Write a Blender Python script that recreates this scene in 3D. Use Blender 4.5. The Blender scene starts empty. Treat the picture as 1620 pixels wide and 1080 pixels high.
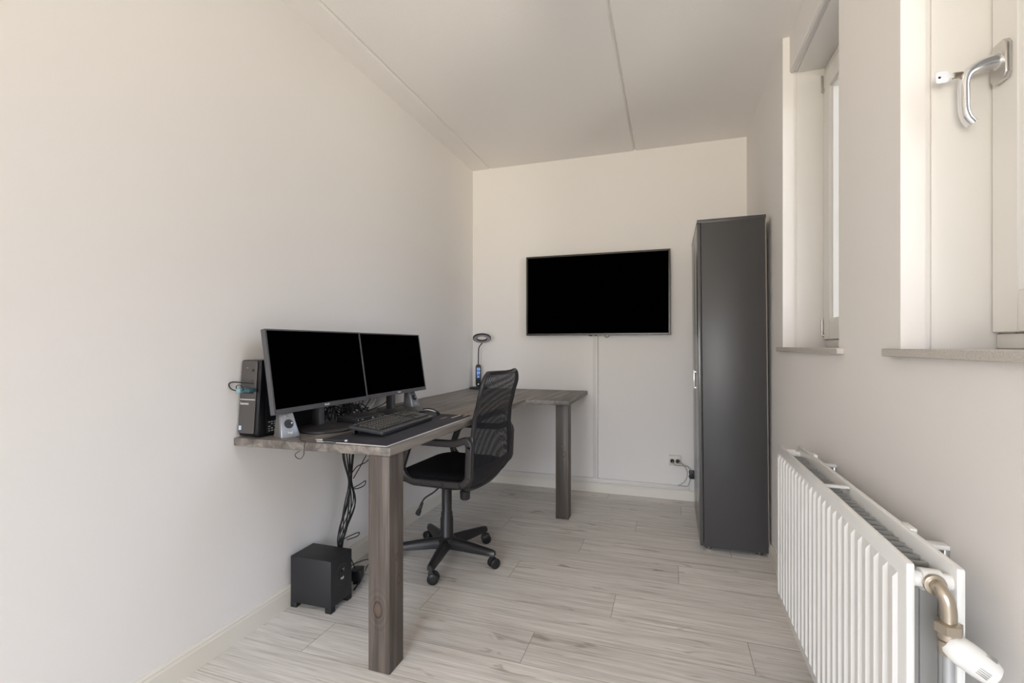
import bpy, bmesh, math, random
from mathutils import Vector, Matrix
PI = math.pi
S = bpy.context.scene
C = S.collection
random.seed(7)

# ------------------------------------------------------------------ camera, sky, lights, exposure
YAW = math.atan((1060.27 - 810.0) / 752.56)
cam_data = bpy.data.cameras.new('camera')
cam_data.sensor_width = 36.0
cam_data.lens = 752.56 / 1620 * 36.0
cam_data.shift_y = 6.72 / 1620
cam_data.clip_start = 0.02
cam = bpy.data.objects.new('camera', cam_data)
cam.location = (0, 0, 1.12)
cam.rotation_euler = (PI / 2, 0, YAW)
C.objects.link(cam)
S.camera = cam
S.view_settings.view_transform = 'Standard'
S.view_settings.look = 'None'
S.view_settings.gamma = 1.0
S.view_settings.use_curve_mapping = False
S.view_settings.exposure = -1.36

SKY = 10.5
FRONT = 11.0
FILL_LAMP = 8.0
w = bpy.data.worlds.new('overcast_sky'); S.world = w; w.use_nodes = True
wn = w.node_tree; wn.nodes.clear()
bg = wn.nodes.new('ShaderNodeBackground'); wo = wn.nodes.new('ShaderNodeOutputWorld')
wt = wn.nodes.new('ShaderNodeTexCoord'); ws = wn.nodes.new('ShaderNodeSeparateXYZ'); wr = wn.nodes.new('ShaderNodeValToRGB')
# bands shaped to light the room: brighter below and above, dim at the horizon
wz = wn.nodes.new('ShaderNodeMapRange'); wz.inputs[1].default_value = -1; wz.inputs[2].default_value = 1
while len(wr.color_ramp.elements) < 5: wr.color_ramp.elements.new(.5)
for e_, (p_, c_) in zip(wr.color_ramp.elements, ((0.0, (.43, .43, .44)), (.45, (.41, .42, .43)), (.50, (.23, .25, .30)), (.58, (.30, .36, .50)), (.72, (.66, .80, 1.10)))):
    e_.position = p_; e_.color = (*c_, 1)
wn.links.new(wt.outputs['Generated'], ws.inputs[0]); wn.links.new(ws.outputs['Z'], wz.inputs[0]); wn.links.new(wz.outputs[0], wr.inputs[0])
# sky boosted towards -y to send more light in through the added front window
wm = wn.nodes.new('ShaderNodeMapRange'); wm.inputs[1].default_value = -0.25; wm.inputs[2].default_value = -0.95; wm.inputs[3].default_value = 0; wm.inputs[4].default_value = 1
wx = wn.nodes.new('ShaderNodeMix'); wx.data_type = 'RGBA'; wx.blend_type = 'MULTIPLY'; wx.inputs[7].default_value = (FRONT, FRONT * .88, FRONT * .73, 1)
wn.links.new(ws.outputs['Y'], wm.inputs[0]); wn.links.new(wm.outputs[0], wx.inputs[0]); wn.links.new(wr.outputs[0], wx.inputs[6])
wn.links.new(wx.outputs[2], bg.inputs['Color']); wn.links.new(bg.outputs[0], wo.inputs['Surface'])
bg.inputs['Strength'].default_value = SKY

def area(name, loc, rot, sx, sy, power, color, portal=False):
    d = bpy.data.lights.new(name, 'AREA'); d.shape = 'RECTANGLE'; d.size = sx; d.size_y = sy
    d.energy = power; d.color = color
    if portal: d.cycles.is_portal = True
    o = bpy.data.objects.new(name, d); o.location = loc; o.rotation_euler = rot; C.objects.link(o); return o
# portals only guide the sampling of the sky through the window openings
area('window_portal', (0.93, 2.155, 1.76), (0, PI / 2, 0), 1.4, 0.9, 0, (1, 1, 1), True)
area('window_portal', (0.93, 0.935, 1.76), (0, PI / 2, 0), 1.4, 0.9, 0, (1, 1, 1), True)
area('window_portal', (-.54, -2.85, 1.28), (PI / 2, 0, 0), 1.9, 1.7, 0, (1, 1, 1), True)

# ------------------------------------------------------------------ materials
def mat(name, col, rough=0.5, metal=0.0, bump=None, spec=0.5, var=None, emit=None, emit_s=0.0, coat=0.0, trans=0.0):
    m = bpy.data.materials.new(name); m.use_nodes = True
    nt = m.node_tree; b = nt.nodes['Principled BSDF']
    b.inputs['Base Color'].default_value = (*col, 1); b.inputs['Roughness'].default_value = rough
    b.inputs['Metallic'].default_value = metal; b.inputs['Specular IOR Level'].default_value = spec
    b.inputs['Coat Weight'].default_value = coat
    tc = nt.nodes.new('ShaderNodeTexCoord')
    if var:
        n = nt.nodes.new('ShaderNodeTexNoise'); n.inputs['Scale'].default_value = var[0]; n.inputs['Detail'].default_value = 4
        r = nt.nodes.new('ShaderNodeValToRGB')
        k = var[1]
        r.color_ramp.elements[0].position = .3; r.color_ramp.elements[1].position = .7
        r.color_ramp.elements[0].color = (*[c * (1 - k) for c in col], 1); r.color_ramp.elements[1].color = (*[min(1, c * (1 + k)) for c in col], 1)
        nt.links.new(tc.outputs['Object'], n.inputs['Vector']); nt.links.new(n.outputs['Fac'], r.inputs[0]); nt.links.new(r.outputs[0], b.inputs['Base Color'])
    if bump:
        n = nt.nodes.new('ShaderNodeTexNoise'); n.inputs['Scale'].default_value = bump[0]; n.inputs['Detail'].default_value = 3
        bp = nt.nodes.new('ShaderNodeBump'); bp.inputs['Strength'].default_value = bump[1]; bp.inputs['Distance'].default_value = bump[2] if len(bump) > 2 else 0.001
        nt.links.new(tc.outputs['Object'], n.inputs['Vector']); nt.links.new(n.outputs['Fac'], bp.inputs['Height']); nt.links.new(bp.outputs[0], b.inputs['Normal'])
    if emit:
        b.inputs['Emission Color'].default_value = (*emit, 1); b.inputs['Emission Strength'].default_value = emit_s
    return m

def node(nt, typ, **kw):
    n = nt.nodes.new(typ)
    for k, v in kw.items(): setattr(n, k, v)
    return n
def mth(nt, op, a, b=None, c=None):
    n = nt.nodes.new('ShaderNodeMath'); n.operation = op
    for i, v in enumerate((a, b, c)):
        if v is None: continue
        if isinstance(v, (int, float)): n.inputs[i].default_value = v
        else: nt.links.new(v, n.inputs[i])
    return n.outputs[0]
def comb(nt, x, y, z):
    n = nt.nodes.new('ShaderNodeCombineXYZ')
    for i, v in enumerate((x, y, z)):
        if isinstance(v, (int, float)): n.inputs[i].default_value = v
        else: nt.links.new(v, n.inputs[i])
    return n.outputs[0]
def ramp(nt, fac, stops):
    n = nt.nodes.new('ShaderNodeValToRGB'); cr = n.color_ramp
    while len(cr.elements) < len(stops): cr.elements.new(.5)
    for e, (p, c) in zip(cr.elements, stops):
        e.position = p; e.color = (*c, 1) if len(c) == 3 else c
    nt.links.new(fac, n.inputs[0]); return n.outputs[0]
def mixc(nt, mode, fac, a, b):
    n = nt.nodes.new('ShaderNodeMix'); n.data_type = 'RGBA'; n.blend_type = mode
    if isinstance(fac, (int, float)): n.inputs[0].default_value = fac
    else: nt.links.new(fac, n.inputs[0])
    for i, v in ((6, a), (7, b)):
        if isinstance(v, tuple): n.inputs[i].default_value = (*v, 1)
        else: nt.links.new(v, n.inputs[i])
    return n.outputs[2]
def noise(nt, vec, scale, detail=4, rough=.5, dist=0.0):
    n = nt.nodes.new('ShaderNodeTexNoise'); n.inputs['Scale'].default_value = scale; n.inputs['Detail'].default_value = detail
    n.inputs['Roughness'].default_value = rough; n.inputs['Distortion'].default_value = dist
    nt.links.new(vec, n.inputs['Vector']); return n.outputs['Fac']

def floor_mat():
    m = bpy.data.materials.new('grey_oak_laminate'); m.use_nodes = True; nt = m.node_tree; b = nt.nodes['Principled BSDF']
    tc = node(nt, 'ShaderNodeTexCoord'); sp = node(nt, 'ShaderNodeSeparateXYZ'); nt.links.new(tc.outputs['Object'], sp.inputs[0])
    X, Y = sp.outputs[0], sp.outputs[1]
    PW, PL = 0.1925, 1.29
    yy = mth(nt, 'DIVIDE', mth(nt, 'SUBTRACT', Y, 1.409 - 10 * PW), PW)
    row = mth(nt, 'FLOOR', yy); fy = mth(nt, 'FRACT', yy)
    # stagger of the end joints from row to row
    off = mth(nt, 'FRACT', mth(nt, 'MULTIPLY', mth(nt, 'SUBTRACT', row, 10), 0.3950))
    xx = mth(nt, 'ADD', mth(nt, 'DIVIDE', mth(nt, 'ADD', X, 1.284 + 10 * PL), PL), off)
    col = mth(nt, 'FLOOR', xx); fx = mth(nt, 'FRACT', xx)
    wn_ = node(nt, 'ShaderNodeTexWhiteNoise'); nt.links.new(comb(nt, row, col, 0), wn_.inputs['Vector'])
    rnd = wn_.outputs['Value']
    gx = mth(nt, 'ADD', X, mth(nt, 'MULTIPLY', rnd, 37.0)); gy = mth(nt, 'ADD', Y, mth(nt, 'MULTIPLY', rnd, 11.0))
    v1 = comb(nt, mth(nt, 'MULTIPLY', gx, 1.5), mth(nt, 'MULTIPLY', gy, 30), 0)
    v2 = comb(nt, mth(nt, 'MULTIPLY', gx, 5), mth(nt, 'MULTIPLY', gy, 150), 0)
    v3 = comb(nt, mth(nt, 'MULTIPLY', gx, 2.6), mth(nt, 'MULTIPLY', gy, 13), 0)
    n1 = noise(nt, v1, 1.3, 6, .6, .8); n2 = noise(nt, v2, 1.0, 3, .6); n3 = noise(nt, v3, 1.6, 3, .5, 1.0)
    base = ramp(nt, n1, [(.26, (.48, .44, .395)), (.38, (.70, .665, .62)), (.55, (.83, .795, .75)), (.78, (.90, .865, .825))])
    base = mixc(nt, 'MULTIPLY', .8, base, ramp(nt, n2, [(.32, (.76, .74, .72)), (.60, (1.04, 1.03, 1.02))]))
    knots = ramp(nt, n3, [(.27, (.30, .26, .22)), (.355, (1, 1, 1))])
    base = mixc(nt, 'MULTIPLY', .6, base, knots)
    base = mixc(nt, 'MULTIPLY', 1.0, base, ramp(nt, rnd, [(0, (.90, .89, .88)), (1, (1.03, 1.02, 1.01))]))
    dy = mth(nt, 'MULTIPLY', mth(nt, 'MINIMUM', fy, mth(nt, 'SUBTRACT', 1, fy)), PW)
    dx = mth(nt, 'MULTIPLY', mth(nt, 'MINIMUM', fx, mth(nt, 'SUBTRACT', 1, fx)), PL)
    d = mth(nt, 'MINIMUM', dx, dy)
    seam = mth(nt, 'SMOOTH_MIN', mth(nt, 'DIVIDE', d, 0.0022), 1.0, .1)
    base = mixc(nt, 'MULTIPLY', 1.0, base, ramp(nt, seam, [(0, (.42, .40, .38)), (1, (1, 1, 1))]))
    nt.links.new(base, b.inputs['Base Color'])
    nt.links.new(mth(nt, 'ADD', .36, mth(nt, 'MULTIPLY', n1, .16)), b.inputs['Roughness'])
    bp = node(nt, 'ShaderNodeBump'); bp.inputs['Strength'].default_value = .35; bp.inputs['Distance'].default_value = .0012
    nt.links.new(mth(nt, 'ADD', seam, mth(nt, 'MULTIPLY', n2, .12)), bp.inputs['Height']); nt.links.new(bp.outputs[0], b.inputs['Normal'])
    b.inputs['Specular IOR Level'].default_value = .42
    return m

def wood_mat(name, axis, dark, mid, light, seed=0.0, board=None, knot=None, rough=.5, streak=1.0):
    # stained pine, the grain runs along `axis` of the object
    m = bpy.data.materials.new(name); m.use_nodes = True; nt = m.node_tree; b = nt.nodes['Principled BSDF']
    tc = node(nt, 'ShaderNodeTexCoord'); sp = node(nt, 'ShaderNodeSeparateXYZ'); nt.links.new(tc.outputs['Object'], sp.inputs[0])
    o = [sp.outputs[0], sp.outputs[1], sp.outputs[2]]
    sc = [26, 26, 26]; sc[axis] = 1.5
    v = comb(nt, *[mth(nt, 'MULTIPLY', mth(nt, 'ADD', o[i], seed), sc[i]) for i in range(3)])
    sf = [210, 210, 210]; sf[axis] = 5
    vf = comb(nt, *[mth(nt, 'MULTIPLY', mth(nt, 'ADD', o[i], seed), sf[i]) for i in range(3)])
    if knot:
        # growth rings sweep round the knots
        ks = None
        for (kx, ky, kz, kr) in knot:
            dv = node(nt, 'ShaderNodeVectorMath', operation='DISTANCE')
            sq = [1, 1, 1]; sq[axis] = .62
            nt.links.new(comb(nt, *[mth(nt, 'MULTIPLY', o[i], sq[i]) for i in range(3)]), dv.inputs[0])
            dv.inputs[1].default_value = (kx * sq[0], ky * sq[1], kz * sq[2])
            q = mth(nt, 'DIVIDE', dv.outputs['Value'], kr)
            ks = q if ks is None else mth(nt, 'MINIMUM', ks, q)
    n1 = noise(nt, v, 1.0, 5, .55, .6); n2 = noise(nt, vf, 1.0, 2, .5)
    if knot:
        rings = mth(nt, 'MULTIPLY', mth(nt, 'SINE', mth(nt, 'MULTIPLY', ks, 7.0)), .5)
        near = mth(nt, 'SUBTRACT', 1.0, mth(nt, 'MINIMUM', 1.0, mth(nt, 'MULTIPLY', ks, .28)))
        n1 = mth(nt, 'ADD', n1, mth(nt, 'MULTIPLY', mth(nt, 'MULTIPLY', rings, near), .18))
    c = ramp(nt, n1, [(.30, dark), (.50, mid), (.72, light)])
    c = mixc(nt, 'MULTIPLY', .75 * streak, c, ramp(nt, n2, [(.3, (.58, .56, .54)), (.65, (1, 1, 1))]))
    if knot:
        c = mixc(nt, 'MIX', mth(nt, 'MULTIPLY', mth(nt, 'LESS_THAN', ks, .8), .6), c, (.125, .075, .048))
        c = mixc(nt, 'MULTIPLY', mth(nt, 'MULTIPLY', mth(nt, 'LESS_THAN', mth(nt, 'ABSOLUTE', mth(nt, 'SUBTRACT', ks, 1.0)), .16), .7), c, (.25, .2, .18))
    if board:
        q = mth(nt, 'DIVIDE', mth(nt, 'SUBTRACT', o[board[0]], board[2]), board[1])
        f = mth(nt, 'FRACT', q); d = mth(nt, 'MULTIPLY', mth(nt, 'MINIMUM', f, mth(nt, 'SUBTRACT', 1, f)), board[1])
        wn_ = node(nt, 'ShaderNodeTexWhiteNoise', noise_dimensions='1D'); nt.links.new(mth(nt, 'FLOOR', q), wn_.inputs['W'])
        c = mixc(nt, 'MULTIPLY', 1.0, c, ramp(nt, wn_.outputs['Value'], [(0, (.8, .8, .8)), (1, (1.05, 1.03, 1.0))]))
        c = mixc(nt, 'MULTIPLY', .8, c, ramp(nt, mth(nt, 'DIVIDE', d, .002), [(0, (.35, .33, .3)), (1, (1, 1, 1))]))
    nt.links.new(c, b.inputs['Base Color']); b.inputs['Roughness'].default_value = rough
    bp = node(nt, 'ShaderNodeBump'); bp.inputs['Strength'].default_value = .3; bp.inputs['Distance'].default_value = .001
    nt.links.new(n2, bp.inputs['Height']); nt.links.new(bp.outputs[0], b.inputs['Normal'])
    return m

def mesh_fabric():
    # open-weave net: small round holes laid out in the UV grid
    m = bpy.data.materials.new('black_mesh_net'); m.use_nodes = True; nt = m.node_tree; b = nt.nodes['Principled BSDF']
    b.inputs['Base Color'].default_value = (.008, .008, .012, 1); b.inputs['Roughness'].default_value = .6
    out = [n for n in nt.nodes if n.type == 'OUTPUT_MATERIAL'][0]
    tc = node(nt, 'ShaderNodeTexCoord'); sp = node(nt, 'ShaderNodeSeparateXYZ'); nt.links.new(tc.outputs['UV'], sp.inputs[0])
    def w_(c): return mth(nt, 'SUBTRACT', mth(nt, 'FRACT', c), .5)
    a = w_(sp.outputs[0]); c = w_(sp.outputs[1])
    r = mth(nt, 'SQRT', mth(nt, 'ADD', mth(nt, 'MULTIPLY', a, a), mth(nt, 'MULTIPLY', c, c)))
    hole = mth(nt, 'LESS_THAN', r, .345)
    tr = node(nt, 'ShaderNodeBsdfTransparent'); mx = node(nt, 'ShaderNodeMixShader')
    nt.links.new(hole, mx.inputs[0]); nt.links.new(b.outputs[0], mx.inputs[1]); nt.links.new(tr.outputs[0], mx.inputs[2])
    nt.links.new(mx.outputs[0], out.inputs['Surface'])
    return m

def glass_mat():
    m = bpy.data.materials.new('window_glass'); m.use_nodes = True; nt = m.node_tree
    for n in list(nt.nodes):
        if n.type != 'OUTPUT_MATERIAL': nt.nodes.remove(n)
    out = nt.nodes[0]
    tr = node(nt, 'ShaderNodeBsdfTransparent'); tr.inputs[0].default_value = (.95, .965, .96, 1)
    gl = node(nt, 'ShaderNodeBsdfGlossy'); gl.inputs['Roughness'].default_value = .02
    fr = node(nt, 'ShaderNodeFresnel'); fr.inputs['IOR'].default_value = 1.45
    mx = node(nt, 'ShaderNodeMixShader'); nt.links.new(fr.outputs[0], mx.inputs[0]); nt.links.new(tr.outputs[0], mx.inputs[1]); nt.links.new(gl.outputs[0], mx.inputs[2])
    nt.links.new(mx.outputs[0], out.inputs['Surface'])
    return m

M = dict(
    wall=mat('matt_wall_paint', (.865, .83, .797), .9, bump=(140, .12, .0015), spec=.2),
    ceil=mat('textured_ceiling_paint', (.93, .892, .86), .95, bump=(90, .35, .002), spec=.15),
    floor=floor_mat(),
    skirt=mat('cream_skirting_paint', (.80, .755, .67), .45),
    duct=mat('white_cable_duct_plastic', (.78, .745, .70), .45),
    frame=mat('white_window_paint', (.84, .815, .77), .38, bump=(25, .05, .001)),
    lining=mat('white_lining_paint', (.82, .79, .75), .45, bump=(30, .06, .001)),
    glass=glass_mat(),
    sill=mat('speckled_stone_sill', (.56, .52, .47), .4, var=(260, .16)),
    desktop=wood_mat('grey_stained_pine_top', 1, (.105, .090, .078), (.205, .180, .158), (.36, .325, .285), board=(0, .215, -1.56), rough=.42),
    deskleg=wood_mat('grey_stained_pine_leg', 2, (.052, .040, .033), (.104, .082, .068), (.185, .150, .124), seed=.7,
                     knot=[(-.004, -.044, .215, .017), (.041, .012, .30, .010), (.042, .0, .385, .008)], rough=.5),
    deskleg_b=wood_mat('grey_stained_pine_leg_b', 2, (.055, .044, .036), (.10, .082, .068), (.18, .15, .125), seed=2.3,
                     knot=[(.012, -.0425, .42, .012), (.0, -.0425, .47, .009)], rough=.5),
    carcass=mat('charcoal_cabinet_laminate', (.062, .059, .060), .36, bump=(500, .12, .0005), spec=.5),
    cdoor=mat('charcoal_cabinet_door_gloss', (.075, .072, .072), .22, spec=.6),
    cback=mat('pale_edge_board', (.25, .22, .19), .6),
    steel=mat('brushed_steel', (.62, .60, .57), .3, 1.0),
    keymetal=mat('pale_key_metal', (.80, .80, .82), .42, .2),
    chrome=mat('chrome', (.8, .8, .8), .12, 1.0),
    nickel=mat('nickel_plated_brass', (.52, .46, .38), .28, 1.0, bump=(60, .2, .001)),
    alu=mat('satin_aluminium', (.78, .78, .79), .24, .85),
    black=mat('black_plastic', (.013, .013, .014), .42),
    black_soft=mat('black_rubber', (.010, .010, .010), .7),
    chairpl=mat('dark_chair_plastic', (.022, .020, .021), .36),
    chairarm=mat('dark_grey_arm_plastic', (.026, .023, .022), .34),
    chairfab=mat('black_seat_fabric', (.006, .005, .006), .85, bump=(900, .5, .001), spec=.2),
    net=mesh_fabric(),
    screen=mat('black_screen_glass', (.0004, .0004, .0004), .6, spec=.0),
    bezel=mat('dark_grey_monitor_plastic', (.085, .083, .088), .38),
    tvbezel=mat('dark_bronze_television_edge', (.040, .036, .033), .3, .3),
    pcfront=mat('gunmetal_brushed_front', (.115, .105, .100), .33, .4, bump=(300, .08, .0005)),
    pcside=mat('black_steel_case', (.007, .007, .009), .35),
    silver=mat('silver_trim', (.72, .72, .72), .25, .8),
    white=mat('white_print', (.82, .82, .82), .5),
    sticker=mat('pale_blue_sticker', (.45, .60, .68), .4),
    usb=mat('teal_usb_plug', (.03, .09, .11), .35),
    usbl=mat('pale_blue_usb_label', (.20, .36, .41), .35),
    spk=mat('grey_speaker_plastic', (.30, .305, .32), .30, .35),
    spkside=mat('dark_grey_speaker_shell', (.15, .142, .135), .45),
    cone=mat('dark_speaker_cone', (.02, .02, .022), .5),
    sub=mat('black_woofer_wood', (.017, .016, .018), .5, bump=(400, .15, .0005)),
    kb=mat('black_keyboard_plastic', (.035, .036, .040), .38),
    key=mat('keycap_plastic', (.040, .038, .036), .35),
    keyleg=mat('keycap_print', (.50, .47, .40), .5),
    mat_=mat('dark_desk_mat_cloth', (.022, .020, .027), .8, var=(6, .35)),
    matedge=mat('pale_stitched_edge', (.62, .60, .60), .7),
    lcd=mat('blue_clock_display', (.02, .05, .15), .2, emit=(.05, .16, .55), emit_s=1.0),
    lcdd=mat('blue_clock_digits', (.1, .3, .7), .2, emit=(.35, .62, 1.0), emit_s=1.4),
    diffuser=mat('lamp_diffuser', (.42, .41, .42), .4),
    rad=mat('white_radiator_enamel', (.83, .815, .785), .28, coat=.1),
    radin=mat('grey_convector_steel', (.34, .33, .31), .5, .2),
    pipe=mat('grey_heating_pipe', (.50, .52, .53), .35, .6),
    socket=mat('cream_socket_plastic', (.72, .67, .58), .4),
    cablew=mat('grey_cable_sheath', (.42, .38, .34), .45),
)

# ------------------------------------------------------------------ mesh helpers
class MB:
    def __init__(self): self.bm = bmesh.new(); self.mats = []; self.cur = 0
    def use(self, m):
        if m not in self.mats: self.mats.append(m)
        self.cur = self.mats.index(m); return self
    def add(self, tmp, mx=None):
        if mx is not None: tmp.transform(mx)
        for f in tmp.faces: f.material_index = self.cur
        me = bpy.data.meshes.new('t'); tmp.to_mesh(me); tmp.free(); self.bm.from_mesh(me); bpy.data.meshes.remove(me)
        return self
    def box(self, x0, x1, y0, y1, z0, z1, bev=0.0, seg=2, mx=None):
        t = bmesh.new(); bmesh.ops.create_cube(t, size=1)
        t.transform(Matrix.Translation(((x0 + x1) / 2, (y0 + y1) / 2, (z0 + z1) / 2)) @ Matrix.Diagonal((abs(x1 - x0), abs(y1 - y0), abs(z1 - z0), 1)))
        if bev > 0: bmesh.ops.bevel(t, geom=list(t.edges), offset=bev, segments=seg, affect='EDGES', profile=.5)
        return self.add(t, mx)
    def frame4(self, ax, a0, a1, p0, p1, q0, q1, w0, w1, w2, w3, bev=0.0, mx=None):
        # rectangular frame: axis `ax` ('x' or 'y') is its depth, p runs across, q is height; stiles w0/w1, rails w2 (foot)/w3 (head)
        e = .0002
        for (p, q, r, t, d) in ((p0, p0 + w0, q0, q1, 0), (p1 - w1, p1, q0, q1, 0), (p0 + w0, p1 - w1, q0, q0 + w2, e), (p0 + w0, p1 - w1, q1 - w3, q1, e)):
            if ax == 'x': self.box(a0 + d, a1 - d, p, q, r, t, bev, 1, mx)
            else: self.box(p, q, a0 + d, a1 - d, r, t, bev, 1, mx)
        return self
    def prism(self, pts, z0, z1, bev=0.0, seg=2, mx=None):
        t = bmesh.new(); vs = [t.verts.new((x, y, z0)) for x, y in pts]; f = t.faces.new(vs)
        r = bmesh.ops.extrude_face_region(t, geom=[f]); bmesh.ops.translate(t, verts=[v for v in r['geom'] if isinstance(v, bmesh.types.BMVert)], vec=(0, 0, z1 - z0))
        bmesh.ops.recalc_face_normals(t, faces=t.faces)
        if bev > 0: bmesh.ops.bevel(t, geom=list(t.edges), offset=bev, segments=seg, affect='EDGES', profile=.5)
        return self.add(t, mx)
    def loft(self, rings, cap=True, closed=False, mx=None):
        t = bmesh.new(); R = [[t.verts.new(p) for p in r] for r in rings]; n = len(R[0])
        m_ = len(R)
        for i in range(m_ if closed else m_ - 1):
            a, b = R[i], R[(i + 1) % m_]
            for j in range(n): t.faces.new((a[j], a[(j + 1) % n], b[(j + 1) % n], b[j]))
        if cap and not closed:
            t.faces.new(R[0][::-1]); t.faces.new(R[-1])
        bmesh.ops.recalc_face_normals(t, faces=t.faces)
        return self.add(t, mx)
    def lathe(self, prof, n=32, mx=None):
        rings = [[(r * math.cos(2 * PI * k / n), r * math.sin(2 * PI * k / n), z) for k in range(n)] for r, z in prof]
        return self.loft(rings, True, False, mx)
    def cyl(self, p0, p1, r, n=20, r2=None):
        p0, p1 = Vector(p0), Vector(p1); d = p1 - p0; q = d.to_track_quat('Z', 'Y').to_matrix().to_4x4()
        r2 = r if r2 is None else r2
        return self.lathe([(r, 0), (r2, d.length)], n, Matrix.Translation(p0) @ q)
    def tube(self, pts, r, n=8, closed=False, smooth=6, prof=None, up=None):
        P = [Vector(p) for p in pts]
        if smooth: P = catmull(P, smooth, closed)
        m_ = len(P); rings = []; prev = None
        for i in range(m_):
            if closed: tg = P[(i + 1) % m_] - P[i - 1]
            else: tg = P[min(i + 1, m_ - 1)] - P[max(i - 1, 0)]
            tg.normalize()
            if up is not None: nrm = Vector(up); nrm = (nrm - tg * nrm.dot(tg)).normalized()
            elif prev is None:
                a = Vector((0, 0, 1)) if abs(tg.z) < .9 else Vector((1, 0, 0)); nrm = (a - tg * a.dot(tg)).normalized()
            else: nrm = (prev - tg * prev.dot(tg)).normalized()
            prev = nrm; bn = tg.cross(nrm)
            rr = r[i * (len(r) - 1) // max(1, m_ - 1)] if isinstance(r, (list, tuple)) else r
            if prof: rings.append([P[i] + nrm * a + bn * b for a, b in prof])
            else: rings.append([P[i] + nrm * (math.cos(2 * PI * k / n) * rr) + bn * (math.sin(2 * PI * k / n) * rr) for k in range(n)])
        return self.loft(rings, True, closed)
    def grid(self, f, nu, nv, uvs=None):
        t = bmesh.new(); g = [[t.verts.new(f(u / nu, v / nv)) for v in range(nv + 1)] for u in range(nu + 1)]
        lay = t.loops.layers.uv.new('UVMap') if uvs else None
        for u in range(nu):
            for v in range(nv):
                fc = t.faces.new((g[u][v], g[u + 1][v], g[u + 1][v + 1], g[u][v + 1]))
                if lay:
                    for l, (a, b) in zip(fc.loops, ((u, v), (u + 1, v), (u + 1, v + 1), (u, v + 1))): l[lay].uv = (a / nu * uvs[0], b / nv * uvs[1])
        return self.add(t)
    def text(self, s, size, mx, depth=.0004):
        cu = bpy.data.curves.new('t', 'FONT'); cu.body = s; cu.size = size; cu.extrude = depth; cu.resolution_u = 3
        cu.align_x = 'CENTER'; cu.align_y = 'CENTER'
        o = bpy.data.objects.new('t', cu); C.objects.link(o)
        dg = bpy.context.evaluated_depsgraph_get(); me = bpy.data.meshes.new_from_object(o.evaluated_get(dg))
        t = bmesh.new(); t.from_mesh(me); bpy.data.objects.remove(o); bpy.data.meshes.remove(me); bpy.data.curves.remove(cu)
        return self.add(t, mx)
    def build(self, name, parent=None, mats=None, smooth=40, loc=None, **props):
        bm = self.bm
        me = bpy.data.meshes.new(name)
        if smooth:
            lim = math.radians(smooth)
            for e in bm.edges:
                e.smooth = not (len(e.link_faces) == 2 and e.calc_face_angle(0) > lim)
            for f in bm.faces: f.smooth = True
        bm.to_mesh(me); bm.free()
        for m in (self.mats or mats or []): me.materials.append(m)
        o = bpy.data.objects.new(name, me); C.objects.link(o)
        if parent: o.parent = parent
        if loc: o.location = loc
        for k, v in props.items(): o[k] = v
        return o

def catmull(P, k, closed=False):
    n = len(P); out = []
    rng = n if closed else n - 1
    for i in range(rng):
        if closed: a, b, c, d = P[i - 1], P[i], P[(i + 1) % n], P[(i + 2) % n]
        else: a, b, c, d = P[max(i - 1, 0)], P[i], P[i + 1], P[min(i + 2, n - 1)]
        for j in range(k):
            t = j / k
            out.append(.5 * ((2 * b) + (c - a) * t + (2 * a - 5 * b + 4 * c - d) * t * t + (3 * b - a - 3 * c + d) * t ** 3))
    if not closed: out.append(P[-1].copy())
    return out
def rrect(cx, cy, hx, hy, r, n=6):
    out = []
    for (sx, sy, a0) in ((1, 1, 0), (-1, 1, 90), (-1, -1, 180), (1, -1, 270)):
        for k in range(n + 1):
            a = math.radians(a0 + 90 * k / n)
            out.append((cx + sx * (hx - r) + r * math.cos(a), cy + sy * (hy - r) + r * math.sin(a)))
    return out
def mb(m): return MB().use(m)
def thing(name, label, cat, loc=(0, 0, 0), rotz=0.0, group=None, kind=None):
    o = bpy.data.objects.new(name, None); o.empty_display_size = .05; C.objects.link(o)
    o.location = loc; o.rotation_euler = (0, 0, rotz)
    if label: o['label'] = label; o['category'] = cat
    if group: o['group'] = group
    if kind: o['kind'] = kind
    return o
def tag(o, label, cat, group=None, kind=None):
    o['label'] = label; o['category'] = cat
    if group: o['group'] = group
    if kind: o['kind'] = kind
    return o
T3 = Matrix.Translation
def RX(a): return Matrix.Rotation(a, 4, 'X')
def RY(a): return Matrix.Rotation(a, 4, 'Y')
def RZ(a): return Matrix.Rotation(a, 4, 'Z')

# ------------------------------------------------------------------ the room
XL, XR, YB, YF, ZC = -1.566, 0.5075, 3.672, -2.7, 2.58
ZS, ZH = 1.1127, 2.405                                   # sill top, head of the window openings
OP = [(1.759, 2.551), (0.541, 1.333)]      # window openings along the right wall
mb(M['floor']).box(XL - .1, 0.9, YF - .1, YB + .1, -.08, 0).build('floor', kind='structure', smooth=0)
mb(M['wall']).box(XL - .1, XL, YF - .1, YB + .1, 0, ZC + .15).build('wall_left', kind='structure', smooth=0)
mb(M['wall']).box(XL, 0.9, YB, YB + .1, 0, ZC + .15).build('wall_back', kind='structure', smooth=0)
fw = mb(M['wall']); FX0, FX1, FZ0, FZ1 = -1.45, .37, .45, 2.10
fw.box(XL, FX0, YF - .1, YF, 0, ZC + .15).box(FX1, .9, YF - .1, YF, 0, ZC + .15).box(FX0, FX1, YF - .1, YF, 0, FZ0).box(FX0, FX1, YF - .1, YF, FZ1, ZC + .15)
fw.build('wall_front', kind='structure', smooth=0)
w4 = bpy.data.objects.new('fill_window', None); w4.location = (0, YF, FZ0); C.objects.link(w4); w4['kind'] = 'structure'  # unseen window added behind the camera to let in more light
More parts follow.
